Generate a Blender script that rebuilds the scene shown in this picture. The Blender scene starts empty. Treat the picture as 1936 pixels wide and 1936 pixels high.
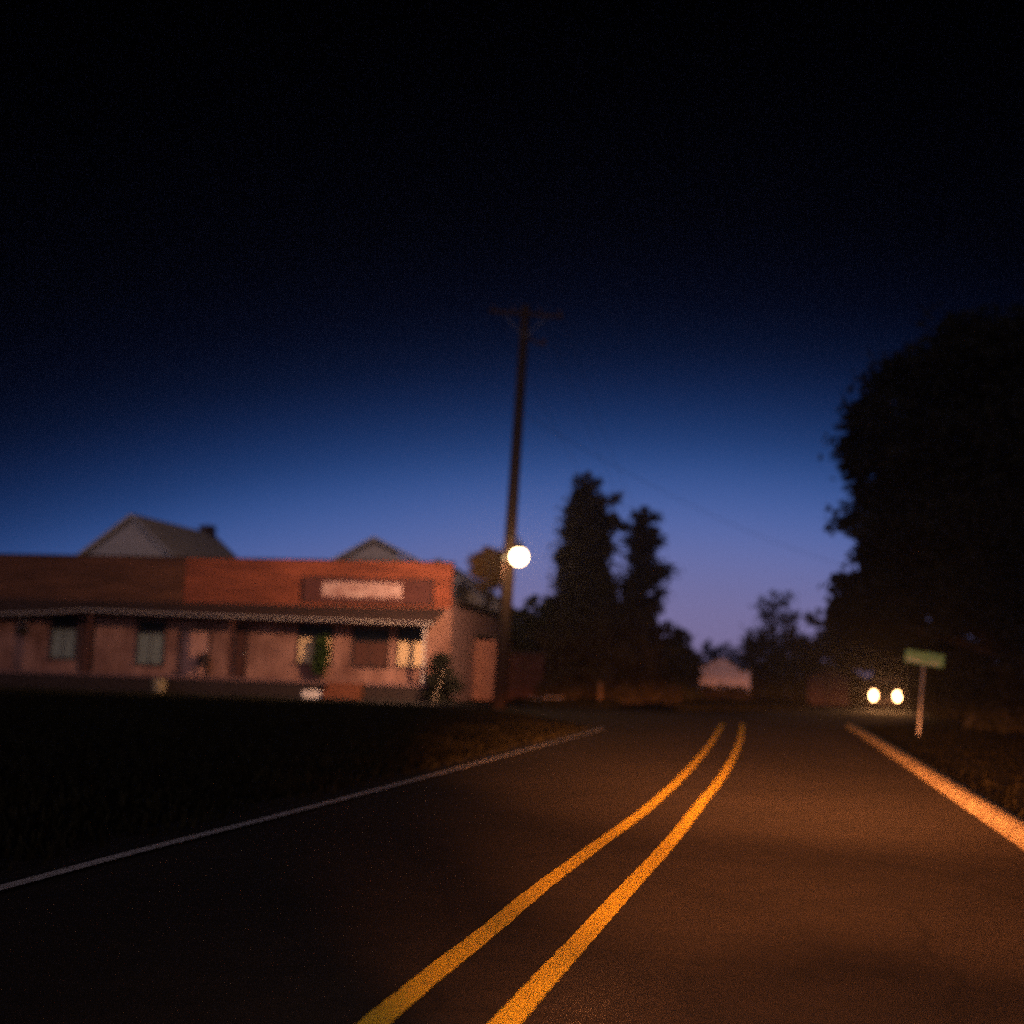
import bpy, math, random
import numpy as np
from mathutils import Vector, Matrix

random.seed(7)
RNG = np.random.default_rng(11)
S = bpy.context.scene
COL = S.collection
R = math.radians

# ------------------------------------------------------------------ camera
TILT, ROLL, FPX = math.atan(303 / 2337), R(1.9), 2337.0
CAM = Vector((0, 0, 1.25))
_F = Vector((0, math.cos(TILT), math.sin(TILT)))
_U0 = Vector((0, -math.sin(TILT), math.cos(TILT)))
_RT = Vector((1, 0, 0)) * math.cos(ROLL) + _U0 * math.sin(ROLL)
_UP = Vector((-1, 0, 0)) * math.sin(ROLL) + _U0 * math.cos(ROLL)
cd = bpy.data.cameras.new('camera')
cam = bpy.data.objects.new('camera', cd)
COL.objects.link(cam)
m = Matrix.Identity(4)
for i in range(3):
    m[i][0], m[i][1], m[i][2], m[i][3] = _RT[i], _UP[i], -_F[i], CAM[i]
cam.matrix_world = m
cd.sensor_width = 36
cd.lens = 36 * FPX / 1936
cd.clip_start, cd.clip_end = 0.05, 3000
cd.dof.use_dof = True
cd.dof.focus_distance = 6.5
cd.dof.aperture_fstop = 0.9
S.camera = cam

# ------------------------------------------------------------------ world: dusk sky, glow low ahead
W = bpy.data.worlds.new('World')
S.world = W
W.use_nodes = True
nt = W.node_tree
N, L = nt.nodes, nt.links
N.clear()


def nmath(nodes, links, op, a, b=None):
    n = nodes.new('ShaderNodeMath')
    n.operation = op
    for k, v in enumerate((a, b)):
        if v is None:
            continue
        if hasattr(v, 'links'):
            links.new(v, n.inputs[k])
        else:
            n.inputs[k].default_value = v
    return n.outputs[0]


tc = N.new('ShaderNodeTexCoord')
sep = N.new('ShaderNodeSeparateXYZ')
L.new(tc.outputs['Generated'], sep.inputs[0])
el = nmath(N, L, 'MULTIPLY', nmath(N, L, 'ARCSINE', sep.outputs[2]), 57.2958)
gaz = R(7)
cz = nmath(N, L, 'ADD', nmath(N, L, 'MULTIPLY', sep.outputs[0], math.sin(gaz)),
           nmath(N, L, 'MULTIPLY', sep.outputs[1], math.cos(gaz)))
hl = nmath(N, L, 'SQRT', nmath(N, L, 'ADD', nmath(N, L, 'MULTIPLY', sep.outputs[0], sep.outputs[0]),
                               nmath(N, L, 'MULTIPLY', sep.outputs[1], sep.outputs[1])))
ca = nmath(N, L, 'DIVIDE', cz, nmath(N, L, 'MAXIMUM', hl, 0.001))
ee = nmath(N, L, 'ADD', el, nmath(N, L, 'MULTIPLY', nmath(N, L, 'SUBTRACT', 1.0, ca), 44.0))
fac = nmath(N, L, 'DIVIDE', nmath(N, L, 'ADD', ee, 5.0), 40.0)
ramp = N.new('ShaderNodeValToRGB')
L.new(fac, ramp.inputs[0])
SKY = [(-5, (.17, .115, .20)), (0, (.250, .185, .345)), (3, (.225, .198, .410)), (5.2, (.162, .188, .450)),
       (7.2, (.090, .152, .430)), (9.2, (.034, .090, .300)), (11, (.0115, .041, .158)), (13, (.0040, .0150, .067)),
       (15, (.0012, .0045, .021)), (17.5, (.0002, .0009, .0045)), (21, (.0001, .0002, .0010)), (29, (.00002, .00003, .0001))]
cr = ramp.color_ramp
while len(cr.elements) < len(SKY):
    cr.elements.new(0.5)
for e, (d, c) in zip(cr.elements, SKY):
    e.position = (d + 5) / 40
for e, (d, c) in zip(cr.elements, SKY):
    e.color = (*c, 1)
cr.interpolation = 'B_SPLINE'
bg = N.new('ShaderNodeBackground')
L.new(ramp.outputs[0], bg.inputs[0])
bg.inputs[1].default_value = 1.0
out = N.new('ShaderNodeOutputWorld')
L.new(bg.outputs[0], out.inputs[0])

# ------------------------------------------------------------------ soft fill sun added behind the camera, lifts pale walls and paint
sd = bpy.data.lights.new('rear_fill_sun', 'SUN')
sd.energy = 0.40
sd.angle = R(40)
sd.color = (.90, .74, .92)
so = bpy.data.objects.new('rear_fill_sun', sd)
COL.objects.link(so)
so.rotation_euler = (R(76), 0, R(-14))

# headlamps of the car the picture is taken from (it drives along the right lane)
ROAD_DIR = Vector((math.sin(R(13)), math.cos(R(13)), 0))
ROAD_RT = Vector((ROAD_DIR.y, -ROAD_DIR.x, 0))


def spot(name, loc, target, energy, size, blend, color, radius=.06):
    d = bpy.data.lights.new(name, 'SPOT')
    d.energy, d.spot_size, d.spot_blend, d.color = energy, R(size), blend, color
    d.shadow_soft_size = radius
    o = bpy.data.objects.new(name, d)
    COL.objects.link(o)
    o.location = loc
    o.rotation_euler = (Vector(target) - Vector(loc)).to_track_quat('-Z', 'Y').to_euler()
    return o


HEAD = (1.0, .30, .085)
for sd_ in (-.35, 1.05):
    p = ROAD_DIR * 2.0 + ROAD_RT * sd_ + Vector((0, 0, .66))
    for (aim, cone, energy, wide, side_) in ((18, 6, 66000, 6.2, -.3), (15, 16, 10500, 2.5, -.2), (11, 38, 1650, 1.3, -.9)):
        b_ = spot('headlamp_beam', p, p + ROAD_DIR * aim + ROAD_RT * side_ + Vector((0, 0, -.66)), energy, cone, 1.0, HEAD)
        b_.scale = (wide, 1, 1)
    spot('headlamp_spill', p, p + ROAD_DIR * 8 + ROAD_RT * -1.0 + Vector((0, 0, -.3)), 110, 120, 1.0, (1, .58, .38))

S.view_settings.view_transform = 'Standard'
S.view_settings.look = 'None'
S.view_settings.exposure = 0
S.view_settings.gamma = 1
S.cycles.use_denoising = False
S.cycles.sample_clamp_indirect = 3
S.cycles.sample_clamp_direct = 14
S.cycles.use_light_tree = False
S.cycles.max_bounces = 6
S.cycles.caustics_reflective = False
S.cycles.caustics_refractive = False


# ================================================================== helpers
def ray(px, py):
    return _RT * ((px - 968) / FPX) + _UP * ((968 - py) / FPX) + _F


def at(px, py, Y):
    d = ray(px, py)
    return CAM + d * (Y / d.y)


def gnd(px, py, z=0.0):
    d = ray(px, py)
    return CAM + d * ((z - CAM.z) / d.z)


class MB:
    def __init__(self):
        self.v, self.f = [], []

    def add(self, vs, fs):
        o = len(self.v)
        self.v += [tuple(p) for p in vs]
        self.f += [tuple(i + o for i in f) for f in fs]
        return self

    def box(self, x0, x1, y0, y1, z0, z1, M=None):
        vs = [Vector((x, y, z)) for z in (z0, z1) for y in (y0, y1) for x in (x0, x1)]
        if M is not None:
            vs = [M @ p for p in vs]
        return self.add(vs, [(0, 2, 3, 1), (4, 5, 7, 6), (0, 1, 5, 4), (2, 6, 7, 3), (0, 4, 6, 2), (1, 3, 7, 5)])

    def tube(self, pts, radii, n=10, cap=True):
        pts = [Vector(p) for p in pts]
        rings = []
        for i, p in enumerate(pts):
            a = pts[max(i - 1, 0)]
            b = pts[min(i + 1, len(pts) - 1)]
            t = (b - a).normalized()
            ref = Vector((0, 0, 1)) if abs(t.z) < .9 else Vector((1, 0, 0))
            u = t.cross(ref).normalized()
            w = t.cross(u)
            r = radii[i] if hasattr(radii, '__len__') else radii
            rings.append([p + u * (r * math.cos(2 * math.pi * k / n)) + w * (r * math.sin(2 * math.pi * k / n)) for k in range(n)])
        vs = [q for r_ in rings for q in r_]
        fs = []
        for i in range(len(pts) - 1):
            for k in range(n):
                fs.append((i * n + k, i * n + (k + 1) % n, (i + 1) * n + (k + 1) % n, (i + 1) * n + k))
        if cap:
            fs.append(tuple(range(n))[::-1])
            fs.append(tuple((len(pts) - 1) * n + k for k in range(n)))
        return self.add(vs, fs)

    def lathe(self, prof, M=None, n=20):
        vs, fs = [], []
        for (r, z) in prof:
            for k in range(n):
                p = Vector((r * math.cos(2 * math.pi * k / n), r * math.sin(2 * math.pi * k / n), z))
                vs.append(M @ p if M is not None else p)
        for i in range(len(prof) - 1):
            for k in range(n):
                fs.append((i * n + k, i * n + (k + 1) % n, (i + 1) * n + (k + 1) % n, (i + 1) * n + k))
        fs.append(tuple(range(n))[::-1])
        fs.append(tuple((len(prof) - 1) * n + k for k in range(n)))
        return self.add(vs, fs)

    def prism(self, poly, M, depth):
        """polygon in local XZ, pushed along local Y by depth"""
        n = len(poly)
        vs = [M @ Vector((x, 0, z)) for x, z in poly] + [M @ Vector((x, depth, z)) for x, z in poly]
        fs = [tuple(range(n)), tuple(range(2 * n - 1, n - 1, -1))]
        fs += [(i, i + n, (i + 1) % n + n, (i + 1) % n) for i in range(n)]
        return self.add(vs, fs)

    def build(self, name, mat, parent=None, smooth=False, bevel=0):
        me = bpy.data.meshes.new(name)
        me.from_pydata([tuple(p) for p in self.v], [], self.f)
        me.materials.append(mat)
        if smooth:
            for p in me.polygons:
                p.use_smooth = True
        me.update()
        import bmesh
        b = bmesh.new()
        b.from_mesh(me)
        bmesh.ops.recalc_face_normals(b, faces=b.faces)
        b.to_mesh(me)
        b.free()
        o = bpy.data.objects.new(name, me)
        COL.objects.link(o)
        if parent:
            o.parent = parent
        if bevel:
            md = o.modifiers.new('bevel', 'BEVEL')
            md.width = bevel
            md.segments = 2
            md.limit_method = 'ANGLE'
        return o


def raw_mesh(name, V, F, mat, parent=None, smooth=False):
    """numpy quads"""
    me = bpy.data.meshes.new(name)
    n = len(F)
    me.vertices.add(len(V))
    me.vertices.foreach_set('co', np.asarray(V, np.float32).ravel())
    me.loops.add(n * F.shape[1])
    me.loops.foreach_set('vertex_index', F.astype(np.int32).ravel())
    me.polygons.add(n)
    me.polygons.foreach_set('loop_start', np.arange(0, n * F.shape[1], F.shape[1], dtype=np.int32))
    me.materials.append(mat)
    me.update(calc_edges=True)
    me.validate()
    o = bpy.data.objects.new(name, me)
    COL.objects.link(o)
    if parent:
        o.parent = parent
    return o


def tag(o, label, cat, group=None):
    o['label'] = label
    o['category'] = cat
    if group:
        o['group'] = group
    return o


def thing(name, loc, label, cat, group=None, rz=0.0):
    o = bpy.data.objects.new(name, None)
    COL.objects.link(o)
    o.location = loc
    o.rotation_euler = (0, 0, rz)
    o.empty_display_size = .3
    return tag(o, label, cat, group)


def struct(o, kind='structure'):
    o['kind'] = kind
    return o


# ------------------------------------------------------------------ materials
def mat(name, col, rough=.8, var=.0, scale=6.0, col2=None, bump=0.0, bscale=60, spec=.3, metal=0, stretch=None,
        emit=None, estr=0, trans=0, detail=6, contrast=None):
    M_ = bpy.data.materials.new(name)
    M_.use_nodes = True
    n_, l_ = M_.node_tree.nodes, M_.node_tree.links
    b = n_['Principled BSDF']
    b.inputs['Roughness'].default_value = rough
    b.inputs['Specular IOR Level'].default_value = spec
    b.inputs['Metallic'].default_value = metal
    b.inputs['Base Color'].default_value = (*col, 1)
    if emit:
        b.inputs['Emission Color'].default_value = (*emit, 1)
        b.inputs['Emission Strength'].default_value = estr
    t = n_.new('ShaderNodeTexCoord')
    src = t.outputs['Object']
    if stretch:
        mp = n_.new('ShaderNodeMapping')
        mp.inputs['Scale'].default_value = stretch
        l_.new(src, mp.inputs[0])
        src = mp.outputs[0]
    if col2 or var:
        nz = n_.new('ShaderNodeTexNoise')
        nz.inputs['Scale'].default_value = scale
        nz.inputs['Detail'].default_value = detail
        nz.inputs['Roughness'].default_value = .65
        l_.new(src, nz.inputs['Vector'])
        rp = n_.new('ShaderNodeValToRGB')
        lo, hi = contrast or (.3, .7)
        rp.color_ramp.elements[0].position = lo
        rp.color_ramp.elements[1].position = hi
        c2 = col2 or tuple(c * (1 - var) for c in col)
        rp.color_ramp.elements[0].color = (*c2, 1)
        rp.color_ramp.elements[1].color = (*col, 1)
        l_.new(nz.outputs[0], rp.inputs[0])
        l_.new(rp.outputs[0], b.inputs['Base Color'])
    if bump:
        nb = n_.new('ShaderNodeTexNoise')
        nb.inputs['Scale'].default_value = bscale
        nb.inputs['Detail'].default_value = 4
        l_.new(src, nb.inputs['Vector'])
        bp = n_.new('ShaderNodeBump')
        bp.inputs['Strength'].default_value = bump
        bp.inputs['Distance'].default_value = .02
        l_.new(nb.outputs[0], bp.inputs['Height'])
        l_.new(bp.outputs[0], b.inputs['Normal'])
    return M_


def leaf_mat(name, c1, c2, scale=1.2):
    M_ = mat(name, c1, rough=.75, col2=c2, scale=scale, spec=.15, contrast=(.35, .65))
    return M_


ASPHALT = mat('asphalt', (.040, .030, .024), .82, col2=(.022, .017, .014), scale=3.5, bump=.9, bscale=95, spec=.25, detail=12)
def crack_asphalt(M_):
    n_, l_ = M_.node_tree.nodes, M_.node_tree.links
    b = n_['Principled BSDF']
    src = b.inputs['Base Color'].links[0].from_socket
    t = n_.new('ShaderNodeTexCoord')
    nz = n_.new('ShaderNodeTexNoise')
    nz.inputs['Scale'].default_value = .9
    nz.inputs['Detail'].default_value = 6
    l_.new(t.outputs['Object'], nz.inputs['Vector'])
    mx = n_.new('ShaderNodeMix')
    mx.data_type = 'VECTOR'
    mx.inputs[0].default_value = .35
    l_.new(t.outputs['Object'], mx.inputs[4])
    l_.new(nz.outputs['Color'], mx.inputs[5])
    vo = n_.new('ShaderNodeTexVoronoi')
    vo.feature = 'DISTANCE_TO_EDGE'
    vo.inputs['Scale'].default_value = .55
    l_.new(mx.outputs[1], vo.inputs['Vector'])
    r1 = n_.new('ShaderNodeValToRGB')
    r1.color_ramp.elements[0].position, r1.color_ramp.elements[1].position = .003, .012
    r1.color_ramp.elements[0].color = (.68, .66, .64, 1)
    l_.new(vo.outputs['Distance'], r1.inputs[0])
    n2 = n_.new('ShaderNodeTexNoise')
    n2.inputs['Scale'].default_value = .33
    n2.inputs['Detail'].default_value = 5
    l_.new(t.outputs['Object'], n2.inputs['Vector'])
    r2 = n_.new('ShaderNodeValToRGB')
    r2.color_ramp.elements[0].position, r2.color_ramp.elements[1].position = .38, .62
    r2.color_ramp.elements[0].color = (.62, .60, .58, 1)
    l_.new(n2.outputs[0], r2.inputs[0])
    prev = src
    for q in (r1.outputs[0], r2.outputs[0]):
        mm = n_.new('ShaderNodeMix')
        mm.data_type = 'RGBA'
        mm.blend_type = 'MULTIPLY'
        mm.inputs[0].default_value = 1
        l_.new(prev, mm.inputs[6])
        l_.new(q, mm.inputs[7])
        prev = mm.outputs[2]
    l_.new(prev, b.inputs['Base Color'])


crack_asphalt(ASPHALT)
STREET = mat('old_asphalt', (.050, .044, .046), .9, col2=(.030, .027, .028), scale=1.5, bump=.8, bscale=70, spec=.15, detail=10)
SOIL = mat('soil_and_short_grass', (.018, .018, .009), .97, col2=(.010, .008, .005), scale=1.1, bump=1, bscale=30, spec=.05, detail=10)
YELLOW = mat('yellow_road_paint', (.85, .60, .030), .6, col2=(.62, .40, .03), scale=22, bump=.5, bscale=120, spec=.3, detail=10, contrast=(.2, .55))
WHITE_PAINT = mat('white_road_paint', (.72, .70, .70), .6, col2=(.34, .32, .33), scale=18, bump=.4, bscale=110, detail=10, contrast=(.25, .5))
CONCRETE = mat('kerb_concrete', (.54, .44, .25), .85, col2=(.24, .18, .105), scale=4, bump=.7, bscale=45, detail=10)
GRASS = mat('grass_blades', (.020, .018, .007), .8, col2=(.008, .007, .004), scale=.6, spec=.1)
PLANK_R = mat('red_brown_planks', (.44, .118, .056), .8, col2=(.12, .034, .019), scale=1.3, bump=.5, bscale=14, stretch=(.30, 1, 4), detail=12, contrast=(.34, .66))
PLANK_L = mat('weathered_planks', (.19, .078, .042), .85, col2=(.065, .027, .016), scale=1.2, bump=.5, bscale=14, stretch=(.30, 1, 4), detail=12, contrast=(.34, .66))
WALLP = mat('pink_stucco_boards', (.43, .225, .17), .85, col2=(.17, .075, .055), scale=1.1, bump=.3, bscale=20, stretch=(1, 1, .6), detail=12, contrast=(.34, .66))
SIDEW = mat('grey_pink_boards', (.40, .24, .24), .85, col2=(.27, .15, .15), scale=2, bump=.3, bscale=20)
ROOFD = mat('dark_shingles', (.11, .062, .052), .9, col2=(.05, .028, .024), scale=7, bump=.6, bscale=30, detail=8)
TRIMD = mat('dark_trim', (.05, .030, .026), .8, var=.4, scale=8)
TRIMW = mat('pale_trim', (.52, .44, .41), .6, var=.25, scale=6)
CREAM = mat('cream_curtain', (.86, .62, .36), .9, col2=(.70, .48, .26), scale=3, stretch=(9, 1, .6))
GREYC = mat('grey_curtain', (.30, .34, .30), .9, col2=(.15, .17, .15), scale=2.5, stretch=(4, 1, 2))
GLASSD = mat('dark_window_glass', (.006, .006, .007), .35, spec=.12)
BROWND = mat('brown_door_wood', (.12, .045, .03), .7, var=.4, scale=5, stretch=(6, 1, .6))
GREYP = mat('grey_red_boards', (.30, .16, .15), .85, var=.4, scale=4)
POLEW = mat('creosoted_wood', (.085, .046, .03), .85, col2=(.04, .022, .015), scale=5, stretch=(5, 5, .35), bump=.6, bscale=30, detail=8)
METALG = mat('galvanised_metal', (.42, .40, .39), .5, metal=.6, var=.25, scale=9)
POSTG = mat('weathered_post', (.38, .38, .38), .6, var=.35, scale=14)
PORC = mat('brown_porcelain', (.10, .05, .035), .3)
BARK = mat('bark', (.05, .033, .023), .95, col2=(.04, .026, .018), scale=6, stretch=(4, 4, .6), bump=1, bscale=25)
HROOF = mat('grey_metal_roof', (.44, .43, .46), .75, col2=(.30, .29, .32), scale=2.5, stretch=(3, .5, .5))
HWALL = mat('grey_house_boards', (.40, .38, .40), .85, var=.3, scale=3)
WHITEW = mat('white_clapboard', (.90, .78, .80), .75, col2=(.74, .62, .64), scale=5)
SIGNG = mat('green_sign_sheeting', (.19, .44, .13), .35, var=.35, scale=9, spec=.5)
SIGNW = mat('pale_sign_lettering', (.80, .86, .60), .4, var=.3, scale=20, spec=.5)
CARP = mat('dark_car_paint', (.020, .018, .020), .25, spec=.6)
CARB = mat('black_plastic', (.015, .015, .015), .5)
RUBBER = mat('tyre_rubber', (.012, .012, .012), .85)
CHROME = mat('alloy', (.55, .55, .55), .3, metal=1)
LEAF_A = leaf_mat('dark_leaves', (.050, .048, .022), (.022, .022, .011))
LEAF_B = leaf_mat('brown_green_leaves', (.075, .052, .022), (.030, .022, .011))
LEAF_C = leaf_mat('black_green_leaves', (.020, .018, .011), (.009, .009, .006), .5)
LEAF_O = leaf_mat('ochre_leaves', (.36, .19, .045), (.16, .085, .022))
LEAF_G = leaf_mat('green_leaves', (.045, .075, .018), (.02, .035, .010), 3)


# ================================================================== setting
gx = [-240, -120] + list(range(-60, 61, 5)) + [120, 240]
gy = [-90, -50] + list(range(-20, 121, 5)) + [160, 220, 330]
g = MB().add([(x, y, 0) for y in gy for x in gx],
             [(j * len(gx) + i, j * len(gx) + i + 1, (j + 1) * len(gx) + i + 1, (j + 1) * len(gx) + i)
              for j in range(len(gy) - 1) for i in range(len(gx) - 1)])
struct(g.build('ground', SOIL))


def offset_line(pts, off):
    res = []
    for i, p in enumerate(pts):
        a, b = pts[max(i - 1, 0)], pts[min(i + 1, len(pts) - 1)]
        t = Vector((b[0] - a[0], b[1] - a[1])).normalized()
        res.append(Vector((p[0] + t.y * off, p[1] - t.x * off)))
    return res


def ribbon(pts, o0, o1, z, step=None):
    A, B = offset_line(pts, o0), offset_line(pts, o1)
    n = len(pts)
    return MB().add([(p.x, p.y, z) for p in A] + [(p.x, p.y, z) for p in B],
                    [(i, i + 1, n + i + 1, n + i) for i in range(n - 1)])


def extend(pts, total):
    """carry a traced line on straight behind the camera, in steps like its own"""
    t = (pts[0] - pts[1]).normalized()
    s0 = (pts[0] - pts[1]).length
    res, d, st = [], 0, s0
    while d < total:
        d += st
        st *= 1.25
        res.append(pts[0] + t * d)
    return res[::-1] + list(pts)


def smooth_curve(P, n=12):
    P = [Vector((p[0], p[1])) for p in P]
    Q = [P[0] * 2 - P[1]] + P + [P[-1] * 2 - P[-2]]
    out_ = []
    for i in range(1, len(Q) - 2):
        for k in range(n):
            t = k / n
            a, b, c, d = Q[i - 1], Q[i], Q[i + 1], Q[i + 2]
            out_.append(.5 * ((2 * b) + (c - a) * t + (2 * a - 5 * b + 4 * c - d) * t * t + (3 * b - a - 3 * c + d) * t ** 3))
    out_.append(P[-1])
    return out_


# centre of the double yellow line, traced on the ground
yl = [(722, 1932), (825, 1845), (921, 1769), (1019, 1686), (1128, 1603), (1228, 1528), (1302, 1458), (1345, 1405), (1366, 1370)]
yr = [(966, 1932), (1043, 1845), (1112, 1769), (1186, 1686), (1262, 1603), (1321, 1528), (1373, 1458), (1398, 1405), (1404, 1370)]
mid = []
for (a, b) in zip(yl, yr):
    pa, pb = gnd(*a), gnd(*b)
    mid.append(((pa.x + pb.x) / 2, (pa.y + pb.y) / 2))
cdir = Vector((mid[1][0] - mid[0][0], mid[1][1] - mid[0][1])).normalized()
CL_near = extend([Vector(q) for q in mid], 12)
last = mid[-1]
CL = smooth_curve(CL_near + [(last[0] + .8, last[1] + 5), (last[0] + 1.6, last[1] + 10)])
near_n = len(CL_near) - 1
CLn = smooth_curve(CL_near)
struct(ribbon(CL, -3.55, 3.25, .014).build('road', ASPHALT))

# cross street in front of the shop, and the side street the other car waits in
cross = [(-60, 56.5), (-22, 49.9), (-8, 47.4), (-1, 45.6), (5, 43.4), (9, 42)]
struct(ribbon(smooth_curve(cross), -2.3, 2.3, .022).build('cross_street', STREET))
side = [(7.0, 37.0), (10.4, 42.5), (14.2, 51), (18.4, 61), (25, 78), (34, 100)]
struct(ribbon(smooth_curve(side), -3.1, 3.1, .018).build('side_street', STREET))
corner = MB().add([(p[0], p[1], .0255) for p in [(3.2, 27.5), (2.35, 29.2), (1.7, 31.8), (1.0, 35.5), (-.2, 39.5), (-2.2, 42.4),
                                                (-6, 44.6), (-3, 47.5), (4.5, 46.5), (6, 40)]], [tuple(range(10))])
struct(corner.build('street_corner', STREET))
corner2 = MB().add([(p[0], p[1], .0295) for p in [(8.6, 32.6), (9.6, 34.8), (11.2, 38.2), (14.0, 42.5), (15.2, 46), (12, 48),
                                                 (8.8, 45), (7.2, 38)]], [tuple(range(8))])
struct(corner2.build('street_junction', STREET))

# painted lines
for nm, tr in (('yellow_line', yl), ('yellow_line', yr)):
    pts = [gnd(*p) for p in tr]
    P = extend(pts, 5)
    C = smooth_curve([(p.x, p.y) for p in P], 20)
    k = ribbon(C, -.056, .056, .019)
    for i, v in enumerate(k.v):            # slightly ragged paint edge
        k.v[i] = (v[0] + random.uniform(-.004, .004), v[1], v[2])
    struct(k.build(nm, YELLOW))
wl = [(0, 1690), (280, 1613), (560, 1540), (830, 1467), (1010, 1417), (1110, 1389), (1140, 1379)]
pts = [gnd(*p) for p in wl]
pts = extend(pts, 8)
struct(ribbon(smooth_curve([(p.x, p.y) for p in pts], 16), -.045, .05, .0335).build('white_edge_line', WHITE_PAINT))

# kerb on the right: upright face, rounded shoulder, flat top, bending away at the corner
kb = [(1936, 1612), (1840, 1543), (1760, 1487), (1680, 1430), (1622, 1391), (1598, 1376)]
kp = [gnd(*p) for p in kb]
t0 = (kp[0] - kp[1]).normalized()
KP = extend(kp, 14) + [kp[-1] + Vector((.7, 2.2, 0))]
KC = smooth_curve([(p.x, p.y) for p in KP], 12)
prof = [(0, 0), (.01, .075), (.03, .105), (.07, .12), (.24, .125), (.25, 0)]
vs, fs = [], []
for (o_, z_) in prof:
    vs += [(p.x, p.y, z_ * min(1, .2 + (len(KC) - 1 - i_) / 14)) for i_, p in enumerate(offset_line(KC, o_))]
nK = len(KC)
for j in range(len(prof) - 1):
    for i in range(nK - 1):
        fs.append((j * nK + i, j * nK + i + 1, (j + 1) * nK + i + 1, (j + 1) * nK + i))
struct(MB().add(vs, fs).build('kerb', CONCRETE, smooth=True))


# grass: lawn on the left, verge on the right
def in_poly(x, y, P):
    inside = np.zeros(len(x), bool)
    j = len(P) - 1
    for i in range(len(P)):
        xi, yi = P[i]
        xj, yj = P[j]
        c = ((yi > y) != (yj > y)) & (x < (xj - xi) * (y - yi) / (yj - yi + 1e-9) + xi)
        inside ^= c
        j = i
    return inside


def grass(name, poly, n, hmin, hmax, m_=None):
    xs = [p[0] for p in poly]
    ys = [p[1] for p in poly]
    x = RNG.uniform(min(xs), max(xs), n * 3)
    y = min(ys) + (max(ys) - min(ys)) * RNG.random(n * 3) ** 1.35
    k = in_poly(x, y, poly)
    x, y = x[k][:n], y[k][:n]
    n = len(x)
    clump = .55 + .45 * np.sin(x * 1.7 + 1.3 * np.sin(y * .9)) * np.sin(y * 1.1 + np.sin(x * .7))
    h = RNG.uniform(hmin, hmax, n) * (.6 + .7 * clump)
    a = RNG.uniform(0, 2 * np.pi, n)
    wd = RNG.uniform(.008, .02, n) * (1 + y / 16)
    lx, ly = RNG.normal(0, .35, n) * h, RNG.normal(0, .35, n) * h
    z0 = np.zeros(n)
    c, s = np.cos(a) * wd, np.sin(a) * wd
    V = np.stack([np.stack([x - c, y - s, z0], 1), np.stack([x + c, y + s, z0], 1),
                  np.stack([x + lx + c * .2, y + ly + s * .2, h], 1), np.stack([x + lx - c * .2, y + ly - s * .2, h], 1)], 1).reshape(-1, 3)
    F = np.arange(4 * n).reshape(n, 4)
    return struct(raw_mesh(name, V, F, m_ or GRASS), 'stuff')


Lp = offset_line([(p.x, p.y) for p in pts], -.30)
lawn = [(p.x, p.y) for p in Lp] + [(1.5, 31), (.7, 35.5), (-.7, 39.3), (-2.6, 41.8), (-6.5, 44.3), (-12, 45.5), (-30, 49), (-30, -2)]
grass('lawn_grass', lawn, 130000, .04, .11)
Kp = offset_line(KC, .30)
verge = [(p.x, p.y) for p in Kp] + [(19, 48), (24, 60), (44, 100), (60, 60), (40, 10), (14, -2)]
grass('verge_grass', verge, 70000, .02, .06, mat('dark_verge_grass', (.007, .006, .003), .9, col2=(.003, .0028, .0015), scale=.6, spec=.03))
far = [(6.5, 48), (13.5, 56), (17, 70), (14, 90), (9.3, 72), (7.4, 52)]
grass('far_grass', [(1.2, 48.5), (4.2, 48.5), (6.6, 66), (10.5, 100), (5, 110), (-2, 75)], 16000, .08, .2)
grass('island_grass', far, 9000, .08, .2)


# ================================================================== shop building
C0 = at(853, 1160, 50)
C0.z = 0
ANG = -R(9.8)
shop = thing('storefront_building', C0, 'long low wooden shop with plank false front and covered porch', 'shop building', rz=ANG)
XA = Vector((math.cos(ANG), math.sin(ANG), 0))
YA = Vector((-math.sin(ANG), math.cos(ANG), 0))


def fx(px, py, yl_=0.0):
    """pixel -> (x, z) on the shop's front plane at local depth yl_"""
    d = ray(px, py)
    t = ((C0 + YA * yl_ - CAM).dot(YA)) / d.dot(YA)
    p = CAM + d * t - C0
    return p.dot(XA), p.z


WL = -27.0
FL = .66
# walls
w = MB()
w.box(WL, 0, 0, .2, 0, 3.72)
w.box(WL, WL + .2, .2, 12, 0, 4.0)
w.box(WL, 0, 11.8, 12, 0, 4.0)
w.build('wall', WALLP, shop)
sw = MB().box(-.2, .004, .203, 11.797, 0, 4.0)
o = sw.build('wall', SIDEW, shop)
o['label'] = 'greyish pink side wall'
rf = MB()
rf.add([(0.35, .25, 3.95), (0.35, 12.3, 3.95), (-13.5, 12.3, 5.2), (-13.5, .25, 5.2), (WL - .3, 12.3, 3.95), (WL - .3, .25, 3.95),
        (0.35, .25, 4.09), (0.35, 12.3, 4.09), (-13.5, 12.3, 5.34), (-13.5, .25, 5.34), (WL - .3, 12.3, 4.09), (WL - .3, .25, 4.09)],
       [(0, 1, 2, 3), (3, 2, 4, 5), (6, 9, 8, 7), (9, 11, 10, 8), (0, 6, 7, 1), (5, 4, 10, 11), (0, 3, 9, 6), (3, 5, 11, 9), (1, 7, 8, 2), (2, 8, 10, 4)])
rf.build('roof', TRIMD, shop)


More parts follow.
